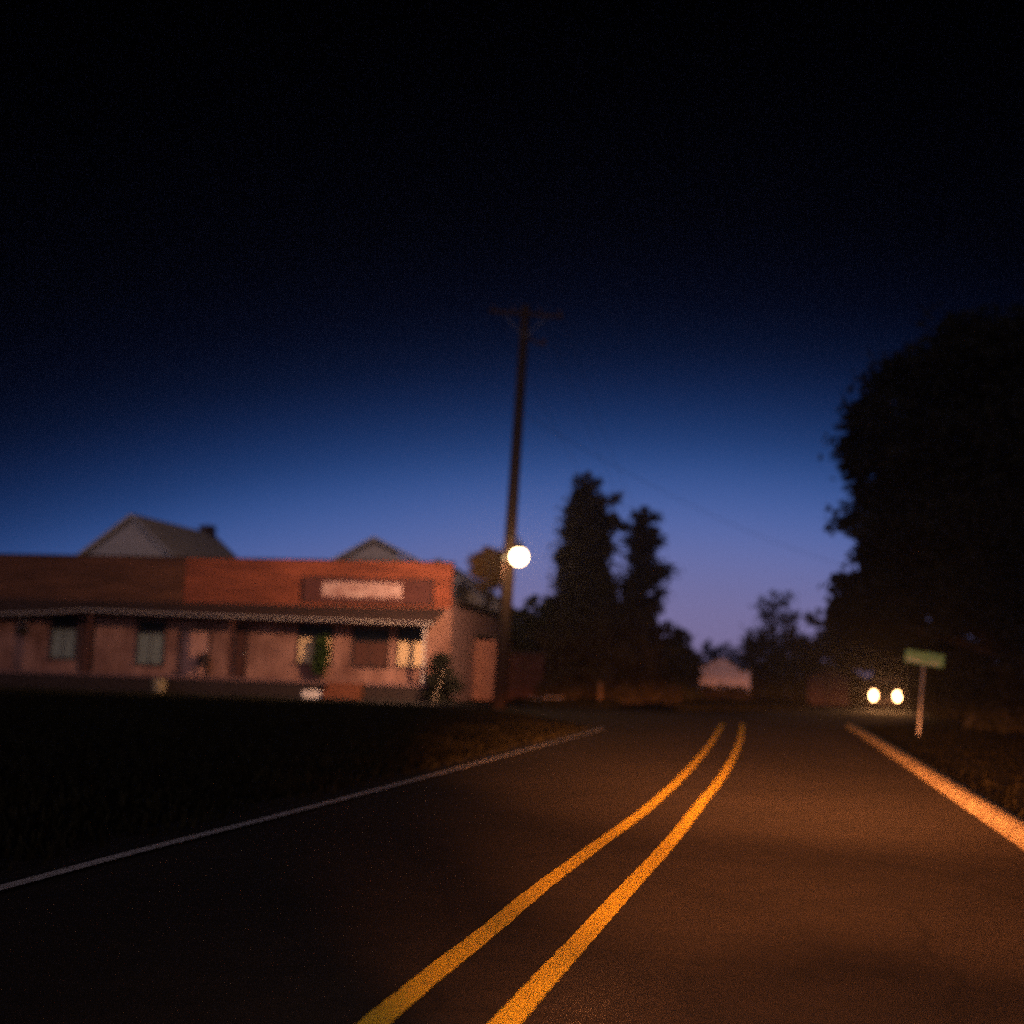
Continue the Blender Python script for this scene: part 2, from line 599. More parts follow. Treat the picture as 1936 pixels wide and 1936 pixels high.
def planks(x0, x1, z0, z1, y, hb=.17, jig=.004, seg=4.0):
    k = MB()
    z = z0
    while z < z1 - .02:
        zt = min(z + hb - .012, z1)
        x = x0
        while x < x1 - .01:
            xe = min(x + random.uniform(.6, 1.3) * seg, x1)
            if x1 - xe < .5:
                xe = x1
            dy = random.uniform(0, jig * 3)
            k.box(x + .004, xe - .004, y - .035 - dy, y - .003, z + random.uniform(-jig, jig) * .5, zt)
            x = xe
        z += hb
    k.box(x0, x1, y - .003, y + .18, z0, z1)
    return k


xb = fx(350, 1100)[0]
PT = 5.56
planks(xb, 0, 3.725, PT, -.005).build('parapet', PLANK_R, shop)
o = planks(WL, xb - .01, 3.725, PT - .02, -.005, hb=.19).build('parapet', PLANK_L, shop)
o['label'] = 'older browner plank parapet at the left end'
MB().box(WL - .05, .05, -.10, .22, PT, PT + .06).build('coping', TRIMD, shop)

# porch roof with its sagging eave
PD = 1.8
xs_ = [WL, fx(0, 1158, -PD)[0], fx(80, 1158, -PD)[0], fx(160, 1152, -PD)[0], fx(420, 1164, -PD)[0], fx(820, 1178, -PD)[0]]
zs_ = [fx(0, 1160, -PD)[1] - .08, fx(0, 1160, -PD)[1], fx(80, 1158, -PD)[1], fx(160, 1153, -PD)[1], fx(420, 1164, -PD)[1], fx(820, 1179, -PD)[1]]
pr = MB()
n_ = len(xs_)
vs = [(x, -PD, z) for x, z in zip(xs_, zs_)] + [(x, -.045, 3.70) for x in xs_]
vs += [(x, -PD, z - .09) for x, z in zip(xs_, zs_)] + [(x, -.045, 3.58) for x in xs_]
fs = []
for i in range(n_ - 1):
    fs += [(i, i + 1, n_ + i + 1, n_ + i), (2 * n_ + i, 3 * n_ + i, 3 * n_ + i + 1, 2 * n_ + i + 1), (i, 2 * n_ + i, 2 * n_ + i + 1, i + 1),
           (n_ + i, n_ + i + 1, 3 * n_ + i + 1, 3 * n_ + i)]
fs += [(0, n_, 3 * n_, 2 * n_), (n_ - 1, 3 * n_ - 1, 4 * n_ - 1, 2 * n_ - 1)]
pr.add(vs, fs)
porch_roof = pr.build('porch_roof', ROOFD, shop)
gt = MB()
gp = [Vector((x, -PD - .05, z - .01)) for x, z in zip(xs_, zs_)]
gt.tube(gp, .040, 8)
gt.build('gutter', TRIMW, porch_roof)

# porch floor, skirt, steps
MB().box(WL, .02, -PD - .05, -.003, FL - .09, FL).build('porch_floor', GREYP, shop)
sk = MB()
x = WL
while x < -.1:
    sk.box(x, x + .135, -PD + .03, -PD + .06, 0, FL - .092)
    x += .15
sk.build('porch_skirt', TRIMD, shop)
sx0, sx1 = fx(625, 1300, -PD)[0], fx(688, 1300, -PD)[0]
st = MB()
for i in range(3):
    zt = FL - .02 - i * .2
    st.box(sx0, sx1, -PD - .08 - (i + 1) * .3, -PD - .052 - i * .3 - .01, zt - .20, zt - .045)
    st.box(sx0 - .03, sx1 + .03, -PD - .10 - (i + 1) * .3, -PD - .054 - i * .3 - .005, zt - .043, zt)
    if i < 2:
        st.box(sx0 + .02, sx1 - .02, -PD - .07 - (i + 1) * .3, -PD - .056 - i * .3 - .02, 0, zt - .202)
st.build('porch_steps', mat('red_brown_steps', (.22, .07, .034), .85, var=.4, scale=5), shop)

# posts
px_, _ = fx(803, 1200, -PD + .15)
zt = zs_[-1] - .09
MB().box(px_ - .055, px_ + .055, -PD + .10, -PD + .21, FL, zt).build('porch_post', TRIMW, shop, bevel=.008)
for ppx in (437, 168):
    xx, _ = fx(ppx, 1200, -PD + .15)
    zz = np.interp(xx, xs_, zs_) - .09
    po = MB().box(xx - .06, xx + .06, -PD + .10, -PD + .22, FL, float(zz)).build('porch_post', BROWND, shop, bevel=.008)
    po['label'] = 'dark brown porch post'


def window(px0, px1, ptop, pmid, pbot, cmat, label=None, sash=True):
    x0, z1 = fx(px0, ptop)
    x1, _ = fx(px1, ptop)
    zm, z0 = fx(px0, pmid)[1], fx(px0, pbot)[1]
    t = .07
    fr = MB()
    fr.box(x0, x0 + t, -.06, -.004, z0, z1)
    fr.box(x1 - t, x1, -.06, -.004, z0, z1)
    fr.box(x0 + t + .001, x1 - t - .001, -.06, -.004, z1 - t, z1)
    fr.box(x0 - .05, x1 + .05, -.10, -.004, z0 - .07, z0 - .002)
    fr.box(x0 + t + .001, x1 - t - .001, -.05, -.006, zm - .025, zm + .025)
    if sash:
        xc = (x0 + x1) / 2
        fr.box(xc - .018, xc + .018, -.046, -.006, z0, zm - .026)
    f = fr.build('window', TRIMD, shop)
    if label:
        f['label'] = label
    MB().box(x0 + t + .002, x1 - t - .002, -.020, -.006, zm + .026, z1 - t - .002).build('pane', GLASSD, f)
    MB().box(x0 + t + .002, x1 - t - .002, -.030, -.006, z0 + .001, zm - .026).build('curtain', cmat, f)
    return f


window(100, 150, 1165, 1188, 1243, GREYC, 'dim window with grey lower half')
window(262, 316, 1172, 1196, 1254, GREYC, 'window with grey green lower curtain')
window(565, 632, 1180, 1204, 1252, CREAM, 'window with cream curtain behind the shrub')
window(752, 806, 1184, 1212, 1258, CREAM, 'bright cream curtained window at the right end', sash=False)
window(668, 738, 1186, 1212, 1258, BROWND, 'dark window with brown lower panel')


def door(px0, px1, ptop, m_, lab, glazed=False):
    x0, z1 = fx(px0, ptop)
    x1, _ = fx(px1, ptop)
    t = .07
    d = MB()
    d.box(x0 + t, x1 - t, -.03, -.004, FL + .02, z1 - t)
    for (a, b) in ((.12, .42), (.5, .92)):
        h0, h1 = FL + .02 + (z1 - t - FL) * a, FL + .02 + (z1 - t - FL) * b
        d.box(x0 + t + .1, x1 - t - .1, -.045, -.031, h0, h1)
    do = d.build('door', m_, shop)
    do['label'] = lab
    f = MB()
    f.box(x0, x0 + t - .002, -.07, -.004, FL + .002, z1)
    f.box(x1 - t + .002, x1, -.07, -.004, FL + .002, z1)
    f.box(x0 + t, x1 - t, -.07, -.004, z1 - t + .002, z1)
    f.build('door_frame', TRIMD, do)
    MB().lathe([(.001, 0), (.035, .005), (.04, .03), (.02, .045), (.001, .05)],
               Matrix.Translation((x1 - t - .1, -.046, FL + 1.0)) @ Matrix.Rotation(R(90), 4, 'X')).build('handle', CHROME, do)


door(343, 400, 1190, mat('pale_pink_door', (.62, .34, .26), .7, col2=(.42, .2, .15), scale=4), 'pale pinkish door')
door(446, 470, 1186, BROWND, 'narrow dark brown door')
door(156, 182, 1172, BROWND, 'narrow dark door left of the middle')

# lean-to at the right flank of the shop
lt = MB()
lt.box(.02, 1.25, 5.0, 9.0, 0, 2.62)
lean = lt.build('lean_to', mat('orange_pink_boards', (.33, .15, .105), .85, col2=(.20, .08, .055), scale=2), shop)
LM = Matrix(((1, 0, 0, .012), (0, 1, 0, 4.75), (0, 0, 1, 0), (0, 0, 0, 1)))
MB().prism([(0, 2.84), (1.5, 2.625), (1.5, 2.74), (0, 2.96)], LM, 4.4).build('roof', TRIMD, lean)
ax_ = MB().box(1.252, 2.9, 6.6, 8.6, 0, 2.1).build('dim_wall_block', mat('dimmed_boards', (.10, .04, .028), .9, var=.5, scale=3), shop)  # added block, its dark brown carries the weaker light on this wall end
MB().box(1.253, 3.1, 6.45, 8.7, 2.103, 2.2).build('roof', TRIMD, ax_)

# shop sign bolted to the parapet
sx, sz = fx(572, 1140)
sx2, sz2 = fx(822, 1094)
P0 = C0 + XA * ((sx + sx2) / 2) + YA * -.1 + Vector((0, 0, (sz + sz2) / 2))
sign = thing('shop_sign', P0, 'dark board with a faded white panel fixed to the plank parapet', 'shop sign', rz=ANG)
hw, hh = (sx2 - sx) / 2, (sz2 - sz) / 2 - .03
MB().box(-hw, hw, -.03, .03, -hh, hh).build('board', mat('dark_sign_board', (.16, .055, .045), .8, col2=(.09, .03, .025), scale=3), sign)
a0, _ = fx(612, 1117)
a1, _ = fx(762, 1117)
c_ = (sx + sx2) / 2
MB().box(a0 - c_, a1 - c_, -.055, -.032, -hh * .55, hh * .62).build(
    'panel', mat('faded_white_panel', (.72, .48, .42), .7, col2=(.34, .14, .11), scale=1.5, stretch=(.9, 1, 2.6), contrast=(.36, .58)), sign)
fr = MB()
fr.box(-hw, hw, -.05, -.031, hh - .05, hh)
fr.box(-hw, hw, -.05, -.031, -hh, -hh + .05)
fr.box(-hw, -hw + .05, -.05, -.031, -hh + .051, hh - .051)
fr.box(hw - .05, hw, -.05, -.031, -hh + .051, hh - .051)
fr.build('frame', TRIMD, sign)


# ================================================================== foliage
def leaf_quads(cent, rad, n, size, flat=.8):
    """n leaf quads spread through ellipsoid clumps"""
    cent, rad = np.asarray(cent, float), np.asarray(rad, float)
    if rad.ndim == 1:
        rad = np.stack([rad, rad, rad * flat], 1)
    wts = (rad.prod(1)) ** .66
    idx = RNG.choice(len(cent), n, p=wts / wts.sum())
    d = RNG.normal(size=(n, 3))
    d /= np.linalg.norm(d, axis=1, keepdims=True)
    r = np.minimum(np.abs(RNG.normal(0, .74, n)) + .08, 2.0)
    p = cent[idx] + d * r[:, None] * rad[idx]
    a = RNG.normal(size=(n, 3))
    a /= np.linalg.norm(a, axis=1, keepdims=True)
    b = np.cross(a, RNG.normal(size=(n, 3)))
    b /= np.linalg.norm(b, axis=1, keepdims=True)
    s = (size * RNG.uniform(.5, 1.4, n))[:, None]
    a, b = a * s, b * s * .55
    V = np.stack([p - a, p - b, p + a, p + b], 1).reshape(-1, 3)
    return V


def crown_clumps(prof, base, height, n, spread=.33, up=.25):
    """clumps on limbs: prof(t) = reach at relative height t; returns clump centres, radii and limb segments"""
    c, r, limbs = [], [], []
    for i in range(n):
        t = (i + random.random()) / n
        reach = prof(t) * random.uniform(.62, 1.12)
        a = i * 2.4 + random.uniform(-.5, .5)
        z = base + (height - base) * t
        tip = Vector((math.cos(a) * reach, math.sin(a) * reach, min(z + reach * random.uniform(-.1, up), height)))
        limbs.append((Vector((0, 0, max(z - reach * .35, base * .5))), tip))
        for k in range(3):
            f = (.35, .68, 1.0)[k] * random.uniform(.85, 1.05)
            q = limbs[-1][0].lerp(tip, min(f, 1))
            c.append(q + Vector([random.gauss(0, reach * .10) for _ in range(3)]))
            r.append(max(.14, reach * spread * random.uniform(.7, 1.2)))
    return c, r, limbs


def tree(name, base, height, prof, label, cat, leafm, nleaf, leafsize, nl=26, base_t=.15, trunk_r=.16, group=None, spread=.33,
         crown_name='crown', bark=None, up=.25):
    t = thing(name, base, label, cat, group)
    c, r, limbs = crown_clumps(prof, height * base_t, height * .97, nl, spread, up)
    V = leaf_quads(np.array([tuple(p) for p in c]), np.array(r), nleaf, leafsize)
    F = np.arange(len(V)).reshape(-1, 4)
    raw_mesh(crown_name, V, F, leafm, t)
    tr = MB()
    wob = [Vector((random.gauss(0, .04), random.gauss(0, .04), 0)) * h for h in (0, .2, .5, .8, 1)]
    tr.tube([Vector((0, 0, -.05)), Vector((0, 0, height * .25)) + wob[1], Vector((0, 0, height * .5)) + wob[2], Vector((0, 0, height * .78)) + wob[3],
             Vector((0, 0, height * .96))], [trunk_r * 1.25, trunk_r, trunk_r * .75, trunk_r * .4, trunk_r * .1], 8)
    for a, b in limbs:
        ln = (b - a).length
        if ln > .3:
            m_ = a.lerp(b, .5) + Vector((0, 0, -.06 * ln))
            tr.tube([a, m_, b], [min(trunk_r * .4, .02 + .02 * ln), .012 + .012 * ln, .008], 5, cap=False)
    tr.build('trunk', bark or BARK, t)
    return t


def base_of(px, Y):
    p = at(px, 1290, Y)
    p.z = 0
    return p


def top_h(px, py, Y):
    return at(px, py, Y).z


def prof_pts(*pp):
    xs, ys = [p[0] for p in pp], [p[1] for p in pp]
    return lambda t: float(np.interp(t, xs, ys))


# the two tall trees right of the lamp
H1 = top_h(1108, 885, 62)
tree('tall_tree', base_of(1104, 62), H1, prof_pts((0, 2.5), (.2, 2.3), (.45, 1.6), (.7, 1.45), (.86, 1.3), (.93, .9), (1, .5)),
     'tallest ragged tree, standing just right of the lit lamp', 'tree', LEAF_B, 62000, .14, 62, .08, .2, spread=.42, up=.12)
H2 = top_h(1212, 945, 66)
tree('tall_tree', base_of(1208, 66), H2, prof_pts((0, 1.5), (.3, 1.4), (.6, 1.15), (.85, .95), (.95, .6), (1, .3)),
     'narrow ragged tree right beside the tallest one, a little shorter', 'tree', LEAF_B, 32000, .13, 46, .1, .15, spread=.42, up=.4)

round_p = prof_pts((0, 1.05), (.35, 1.12), (.65, .95), (.87, .6), (1, .22))


def rnd(px, py, Y, halfpx, name, label, cat, leafm, nleaf, size=.13, nl=16, base_t=.05, group=None, tr=.09):
    hw_ = halfpx * Y / FPX
    return tree(name, base_of(px, Y), top_h(px, py, Y), lambda t: round_p(t) * hw_, label, cat, leafm, nleaf, size, nl, base_t, tr, group, spread=.42)


# the dark belt of trees between the lamp and the far road
G1 = 'dark trees left of the far road'
rnd(1008, 1120, 59, 44, 'dark_tree', 'dark rounded tree in the gap between lamp post and tallest tree', 'tree', LEAF_A, 9000, group=G1)
rnd(968, 1150, 68, 42, 'dark_tree', 'dark low tree directly behind the utility pole', 'tree', LEAF_A, 6000, group=G1)
rnd(1058, 1150, 57, 40, 'dark_tree', 'dark bushy tree in front of the tallest tree at its left', 'tree', LEAF_B, 8000, group=G1)
rnd(1140, 1140, 58, 48, 'dark_tree', 'dark bushy tree at the foot between the two tall trees', 'tree', LEAF_B, 9000, group=G1)
rnd(1205, 1152, 60, 38, 'dark_tree', 'dark bushy tree at the foot of the narrow tall tree', 'tree', LEAF_B, 9000, group=G1)
rnd(1258, 1174, 66, 42, 'dark_tree', 'dark rounded tree one step down right of the tall pair', 'tree', LEAF_A, 9000, group=G1)
rnd(1290, 1186, 76, 34, 'dark_tree', 'dark low tree nearest the far road on its left side', 'tree', LEAF_A, 7000, group=G1)
G2 = 'far trees beyond the white shed'
rnd(1338, 1208, 165, 34, 'far_tree', 'far low tree just left behind the white shed', 'tree', LEAF_C, 2500, .25, group=G2)
rnd(1378, 1211, 172, 32, 'far_tree', 'far low tree straight behind the white shed', 'tree', LEAF_C, 2500, .25, group=G2)
rnd(1418, 1204, 168, 34, 'far_tree', 'far low tree just right behind the white shed', 'tree', LEAF_C, 2500, .25, group=G2)
G3 = 'dark trees right of the far road'
H = top_h(1462, 1110, 88)
tree('sparse_tree', base_of(1463, 88), H, prof_pts((0, 1.9), (.3, 1.8), (.6, 1.5), (.85, 1.0), (1, .4)),
     'thin sparse tree with sky showing through, right of the far road', 'tree', LEAF_A, 3800, .13, 22, .35, .1, G3, spread=.4, up=.5)
rnd(1545, 1142, 82, 40, 'dark_tree', 'dark leafy tree between the sparse tree and the huge one', 'tree', LEAF_A, 7000, group=G3)
rnd(1440, 1195, 84, 42, 'dark_tree', 'dark low tree under the sparse tree at its left', 'tree', LEAF_A, 6000, group=G3)
rnd(1500, 1180, 78, 48, 'dark_tree', 'dark low tree under the sparse tree at its right', 'tree', LEAF_A, 7000, group=G3)
rnd(1600, 1120, 74, 50, 'dark_tree', 'dark bushy tree behind the waiting car at its left', 'tree', LEAF_A, 15000, group=G3)
rnd(1680, 1080, 72, 66, 'dark_tree', 'dark bushy tree straight behind the waiting car', 'tree', LEAF_C, 26000, .17, group=G3)
rnd(1790, 1080, 66, 84, 'dark_tree', 'dark bushy tree behind the green street sign', 'tree', LEAF_C, 16000, group=G3)
rnd(1915, 1060, 60, 90, 'dark_tree', 'dark bushy tree at the right edge behind the verge', 'tree', LEAF_C, 15000, group=G3)

G5 = 'dark understory bushes on the right verge'
for (px, py, Y, hp, lab) in ((1790, 1215, 50, 60, 'dark bush on the verge just right behind the green street sign'),
                             (1880, 1200, 44, 75, 'dark bush before the trunk of the huge right tree'),
                             (1950, 1230, 36, 80, 'dark bush cut off by the right picture edge')):
    rnd(px, py, Y, hp, 'verge_bush', lab, 'bush', LEAF_C, 6500, .11, 18, .03, G5, .04)
# low shrubs
G4 = 'low shrubs along the far grass'
for (px, py, Y, hp, lab) in ((1060, 1268, 55, 34, 'low dark shrub below the tallest tree, left of the wooden post'),
                             (1165, 1270, 57, 34, 'low dark shrub just right of the wooden post'),
                             (1225, 1276, 62, 34, 'low dark shrub right below the narrow tall tree'),
                             (1296, 1268, 80, 22, 'low dark shrub just left of the white shed'),
                             (1338, 1299, 71, 24, 'low dark shrub before the left half of the white shed'),
                             (1388, 1300, 71, 26, 'low dark shrub before the right half of the white shed'),
                             (1440, 1262, 80, 28, 'low dark shrub just right of the white shed')):
    rnd(px, py, Y, hp, 'shrub', lab, 'shrub', LEAF_B, 2600, .11, 12, .05, G4, .03)
rnd(1276, 1296, 58, 17, 'small_bush', 'small reddish bush on the grass in front of the dark trees', 'bush', LEAF_B, 1300, .07, 9, .03, None, .02)

# round ochre tree lit by the lamp, behind the shop
Y_ = 64.5
t_ = thing('round_tree', base_of(918, Y_), 'small round ochre tree behind the shop, lit by the street lamp', 'tree')
b_ = base_of(918, Y_)
cl, rl = [], []
for k in range(26):
    a = random.uniform(0, 6.28)
    rr = 30 * Y_ / FPX * math.sqrt(random.random())
    z = at(918, 1078, Y_).z + random.uniform(-1, 1) * math.sqrt(max(0, 1 - (rr / (36 * Y_ / FPX)) ** 2)) * .95
    cl.append((math.cos(a) * rr, math.sin(a) * rr, z))
    rl.append(random.uniform(.24, .4))
V = leaf_quads(cl, np.array(rl), 9000, .10)
raw_mesh('crown', V, np.arange(len(V)).reshape(-1, 4), LEAF_O, t_)
tk = MB().tube([(0, 0, -.05), (.05, 0, 2.4), (0, 0, 4.6), (0, .05, 6.4)], [.16, .13, .1, .04], 8)
for q in cl[:10]:
    tk.tube([(0, 0, 4.4), Vector((0, 0, 5)).lerp(Vector(q), .5), q], [.05, .03, .01], 5, cap=False)
tk.build('trunk', BARK, t_)


# the huge near tree at the right edge
def lobed_tree(name, px, Y, lobes, label, leafm, nleaf, size, trunk_r, group=None):
    b = base_of(px, Y)
    t = thing(name, b, label, 'tree', group)
    cc, rr = [], []
    tips = []
    for (lx, ly, lr, dy) in lobes:
        q = at(lx, ly, Y + dy) - b
        r = lr * (Y + dy) / FPX
        tips.append((q, r))
        for k in range(15):
            d = Vector([random.gauss(0, 1) for _ in range(3)]).normalized() * r * random.uniform(.35, .95)
            d.z *= .8
            cc.append(tuple(q + d))
            rr.append(r * random.uniform(.25, .52))
    V = leaf_quads(cc, np.array(rr), nleaf, size)
    raw_mesh('crown', V, np.arange(len(V)).reshape(-1, 4), leafm, t)
    tk = MB()
    Ht = max(q.z for q, r in tips)
    tk.tube([(0, 0, -.1), (.05, 0, 1.2), (-.05, .05, 3.5), (.1, 0, Ht * .5), (0, 0, Ht * .72)],
            [trunk_r * 1.4, trunk_r, trunk_r * .85, trunk_r * .55, trunk_r * .12], 10)
    for q, r in tips:
        s0 = Vector((0, 0, max(2.2, q.z * .55)))
        tk.tube([s0, s0.lerp(q, .5) + Vector((0, 0, .25)), q], [trunk_r * .38, trunk_r * .2, .03], 6, cap=False)
    tk.build('trunk', BARK, t)
    return t


lobes = [(1660, 800, 78, -1), (1622, 868, 58, 0), (1745, 730, 95, 1), (1850, 690, 120, 0), (1930, 680, 105, 2), (1760, 850, 110, -2), (1860, 850, 130, 1),
         (1700, 960, 90, 1), (1650, 1000, 62, -1), (1640, 935, 30, 2), (1690, 1050, 60, 0), (1665, 1065, 48, 2), (1760, 1065, 80, 1), (1650, 1130, 50, 1), (1700, 885, 62, 0), (1790, 1000, 120, -1), (1890, 1000, 130, 2), (1625, 1110, 60, 0), (1690, 1110, 80, 1),
         (1790, 1120, 95, 0), (1890, 1140, 100, -1), (1615, 1180, 46, 2), (1700, 1190, 60, 2), (1960, 850, 140, 1), (1970, 1050, 140, 0), (2060, 760, 150, 1),
         (2060, 950, 160, 0), (1598, 1165, 34, 1), (1965, 650, 80, 0), (2060, 640, 110, 2)]
lobed_tree('huge_tree', 1925, 43, lobes, 'huge black leafy tree filling the right edge above the street sign', LEAF_C, 150000, .15, .38)
H = None

# ================================================================== houses behind the shop
GH = 'grey roofed houses behind the shop'


def gable_house(name, peak, back, hw_l, hw_r, drop_l, drop_r, label, chimney=False, group=GH, roofm=None, wallm=None, win=True):
    """ridge from peak to back (world), slopes hw/drop each side, walls to the ground"""
    base = Vector((peak.x, peak.y, 0))
    d = (back - peak)
    d.z = 0
    ln = d.length
    rz = math.atan2(d.y, d.x) - math.pi / 2
    t = thing(name, base, label, 'house', group, rz)
    zp = peak.z
    zl, zr = zp - drop_l, zp - drop_r
    wl_ = MB()
    I = Matrix.Identity(4)
    wl_.prism([(-hw_l + .3, 0), (hw_r - .3, 0), (hw_r - .3, zr + .05), (0, zp - .2), (-hw_l + .3, zl + .05)],
              Matrix.Translation((0, .3, 0)), ln - .6)
    wl_.build('wall', wallm or HWALL, t)
    rf_ = MB()
    th = .16
    rf_.prism([(-hw_l, zl), (0, zp - .001), (0, zp + th), (-hw_l, zl + th)], I, ln)
    rf_.prism([(.002, zp - .001), (hw_r, zr), (hw_r, zr + th), (.002, zp + th)], I, ln)
    ro = rf_.build('roof', roofm or HROOF, t)
    if chimney:
        MB().box(-.35, .35, ln - 1.2, ln - .5, zp - .5, zp + .55).build('chimney', TRIMD, ro)
    if win:
        f = MB()
        zc = zl * .72
        f.box(-.5, .5, .24, .297, zc - .75, zc + .75)
        wf = f.build('window', TRIMW, t)
        MB().box(-.42, .42, .215, .238, zc - .67, zc + .67).build('pane', GLASSD, wf)
    return t


pk = at(246, 976, 62)
bk = at(405, 1014, 71)
bk.z = pk.z
gable_house('grey_house', pk, bk, 4.2, 4.0, 3.1, 3.4, 'larger grey roofed house rising behind the left end of the shop', chimney=True)
pk = at(706, 1019, 64)
bk = pk + Vector((.6, 8, 0))
gable_house('grey_house', pk, bk, 3.4, 4.6, 2.0, 2.2, 'grey gable peeping over the parapet above the shop sign')
pk = at(828, 1060, 70)
bk = pk + Vector((.9, 7, 0))
gable_house('grey_house', pk, bk, 3.6, 4.2, 2.1, 2.7, 'grey sloping roof showing between the shop and the utility pole')

# small white building facing the end of the road
YW = 74
WB = base_of(1363, YW)
wh = thing('white_shed', WB, 'small white gabled building facing the far end of the road', 'shed', rz=R(-8))
zt_, ze = top_h(1363, 1242, YW), top_h(1340, 1262, YW)
MB().prism([(-1.25, 0), (1.02, 0), (1.02, ze - .05), (.12, zt_ - .08), (-1.25, ze)], Matrix.Identity(4), 3.6).build('wall', WHITEW, wh)
MB().prism([(-1.42, ze - .05), (.12, zt_ - .078), (.12, zt_), (-1.42, ze + .03)], Matrix.Translation((0, -.12, 0)), 3.9).build('roof', HROOF, wh)
MB().prism([(.122, zt_ - .078), (1.18, ze - .14), (1.18, ze - .06), (.122, zt_)], Matrix.Translation((0, -.12, 0)), 3.9).build('roof', HROOF, wh)
wg = MB().box(1.022, 1.72, .5, 3.0, 0, 1.75).build('side_wing', WHITEW, wh)
MB().box(1.022, 1.82, .4, 3.1, 1.753, 1.82).build('roof', HROOF, wg)
dr = MB().box(-.55, .45, -.035, -.002, 0, 1.5).build('door', WHITEW, wh)
MB().box(.30, .36, -.06, -.037, .7, .82).build('handle', TRIMD, dr)

# dim outbuilding among the right-hand trees
SB = base_of(1565, 70)
sh = thing('outbuilding', SB, 'dim small outbuilding among the dark trees left of the car', 'shed', rz=R(-18))
MB().prism([(-1.1, 0), (1.15, 0), (1.15, 1.5), (.1, 1.95), (-1.1, 1.5)], Matrix.Identity(4), 2.6).build('wall', mat('dark_shed_boards', (.085, .05, .045), .9, var=.4, scale=4), sh)
MB().prism([(-1.3, 1.48), (.1, 1.952), (.1, 2.05), (-1.3, 1.58)], Matrix.Translation((0, -.2, 0)), 3.0).build('roof', TRIMD, sh)
MB().prism([(.102, 1.952), (1.35, 1.48), (1.35, 1.58), (.102, 2.05)], Matrix.Translation((0, -.2, 0)), 3.0).build('roof', TRIMD, sh)
MB().box(-.15, .1, -.02, -.002, .1, 1.45).build('door', TRIMD, sh)

# ================================================================== utility pole, lamp, wires
PB = at(944, 1330, 42)
PB.z = 0
PTOP = at(994, 578, 42)
pole = thing('utility_pole', PB, 'tall leaning wooden utility pole with crossarm, beside the shop', 'utility pole')
rel = PTOP - PB
ax = rel.normalized()
tp = MB()
tp.tube([Vector((0, 0, -.2)), rel * .3, rel * .65, rel], [.24, .215, .185, .155], 16)
tp.build('pole', POLEW, pole, smooth=True)
ca_ang = R(4)
ctr = rel - ax * .35
Mx = Matrix.Translation(ctr) @ Matrix.Rotation(ca_ang, 4, 'Z') @ Matrix.Rotation(R(1.5), 4, 'Y')
ao = MB().box(-1.28, 1.32, -.245, -.145, -.06, .06, Mx).build('crossarm', POLEW, pole, bevel=.01)
for s in (-1, 1):
    MB().tube([Mx @ Vector((s * .75, -.135, -.07)), Mx @ Vector((s * .02, -.16, -.80))], .018, 6).build('brace', METALG, pole)
arm_tips = []
for xx in (-1.15, -.45, .5, 1.2):
    Mi = Mx @ Matrix.Translation((xx, -.195, .062))
    MB().lathe([(.012, 0), (.012, .07), (.05, .075), (.055, .10), (.035, .125), (.045, .15), (.03, .19), (.001, .2)], Mi, 12).build('insulator', PORC, pole)
    arm_tips.append(PB + Mi @ Vector((0, 0, .19)))
c2 = rel * (1 - 70 / 735)
MB().tube([c2 + Vector((.1, -.05, .28)), c2 + Vector((.42, -.05, .02)), c2 + Vector((.72, -.05, -.06))], [.055, .05, .06], 8).build('bracket', POLEW, pole)
MB().lathe([(.03, -.04), (.09, -.03), (.1, .02), (.06, .06), (.09, .08), (.05, .14), (.001, .15)], Matrix.Translation(c2 + Vector((.72, -.05, .0))), 12).build('insulator', PORC, pole)

LP = at(981, 1053, 40.2)
lamp = thing('street_lamp', LP, 'glowing round street lamp on a short arm of the utility pole', 'street lamp')
hgt = LP.z
pp = PB + rel * ((hgt + .75) / rel.z) - LP
MB().tube([pp + Vector((0, -.15, 0)), pp + Vector((.02, -.6, .12)), Vector((.02, .35, .62)), Vector((0, 0, .42))], [.035, .032, .03, .03], 10).build('arm', METALG, lamp, smooth=True)
MB().lathe([(.04, .48), (.09, .46), (.14, .38), (.16, .28), (.17, .24)], None, 20).build('housing', METALG, lamp, smooth=True)
MB().tube([Vector((-.04, .12, .36)), Vector((-.30, .20, .22)), Vector((-.52, .24, .06))], .018, 8).build('added_fill_bracket', CARB, lamp)  # added bracket, only carries the fill spot's housing
MB().lathe([(.02, -.16), (.07, -.15), (.10, -.05), (.11, .0), (.09, .0), (.06, -.06)], Matrix.Translation((-.565, .265, -.03)) @ Matrix.Rotation(R(45), 4, 'Z') @ Matrix.Rotation(R(-90), 4, 'X'), 16).build('added_fill_housing', CARB, lamp)  # added housing around the fill spot
GLOBE = bpy.data.materials.new('lamp_glow')
GLOBE.use_nodes = True
gn = GLOBE.node_tree.nodes
gn.clear()
em = gn.new('ShaderNodeEmission')
em.inputs[0].default_value = (1, .60, .27, 1)
em.inputs[1].default_value = 70
go = gn.new('ShaderNodeOutputMaterial')
GLOBE.node_tree.links.new(em.outputs[0], go.inputs[0])
pf = [(.001, -.28)] + [(.28 * math.cos(a), .28 * math.sin(a)) for a in [R(x) for x in range(-75, 76, 15)]] + [(.03, .275)]
MB().lathe(pf, None, 20).build('globe', GLOBE, lamp, smooth=True)
sl = spot('shop_front_fill', LP + Vector((-.60, .30, -.05)), C0 + XA * -8.5 + Vector((0, 0, 4.4)), 5600, 102, .4, (1, .56, .32), .12)  # added fill spot, brightens the shop front beyond what the globe gives
sl.parent = lamp
sl.location = Vector((-.60, .30, -.05))

GW = 'wires on the utility pole'


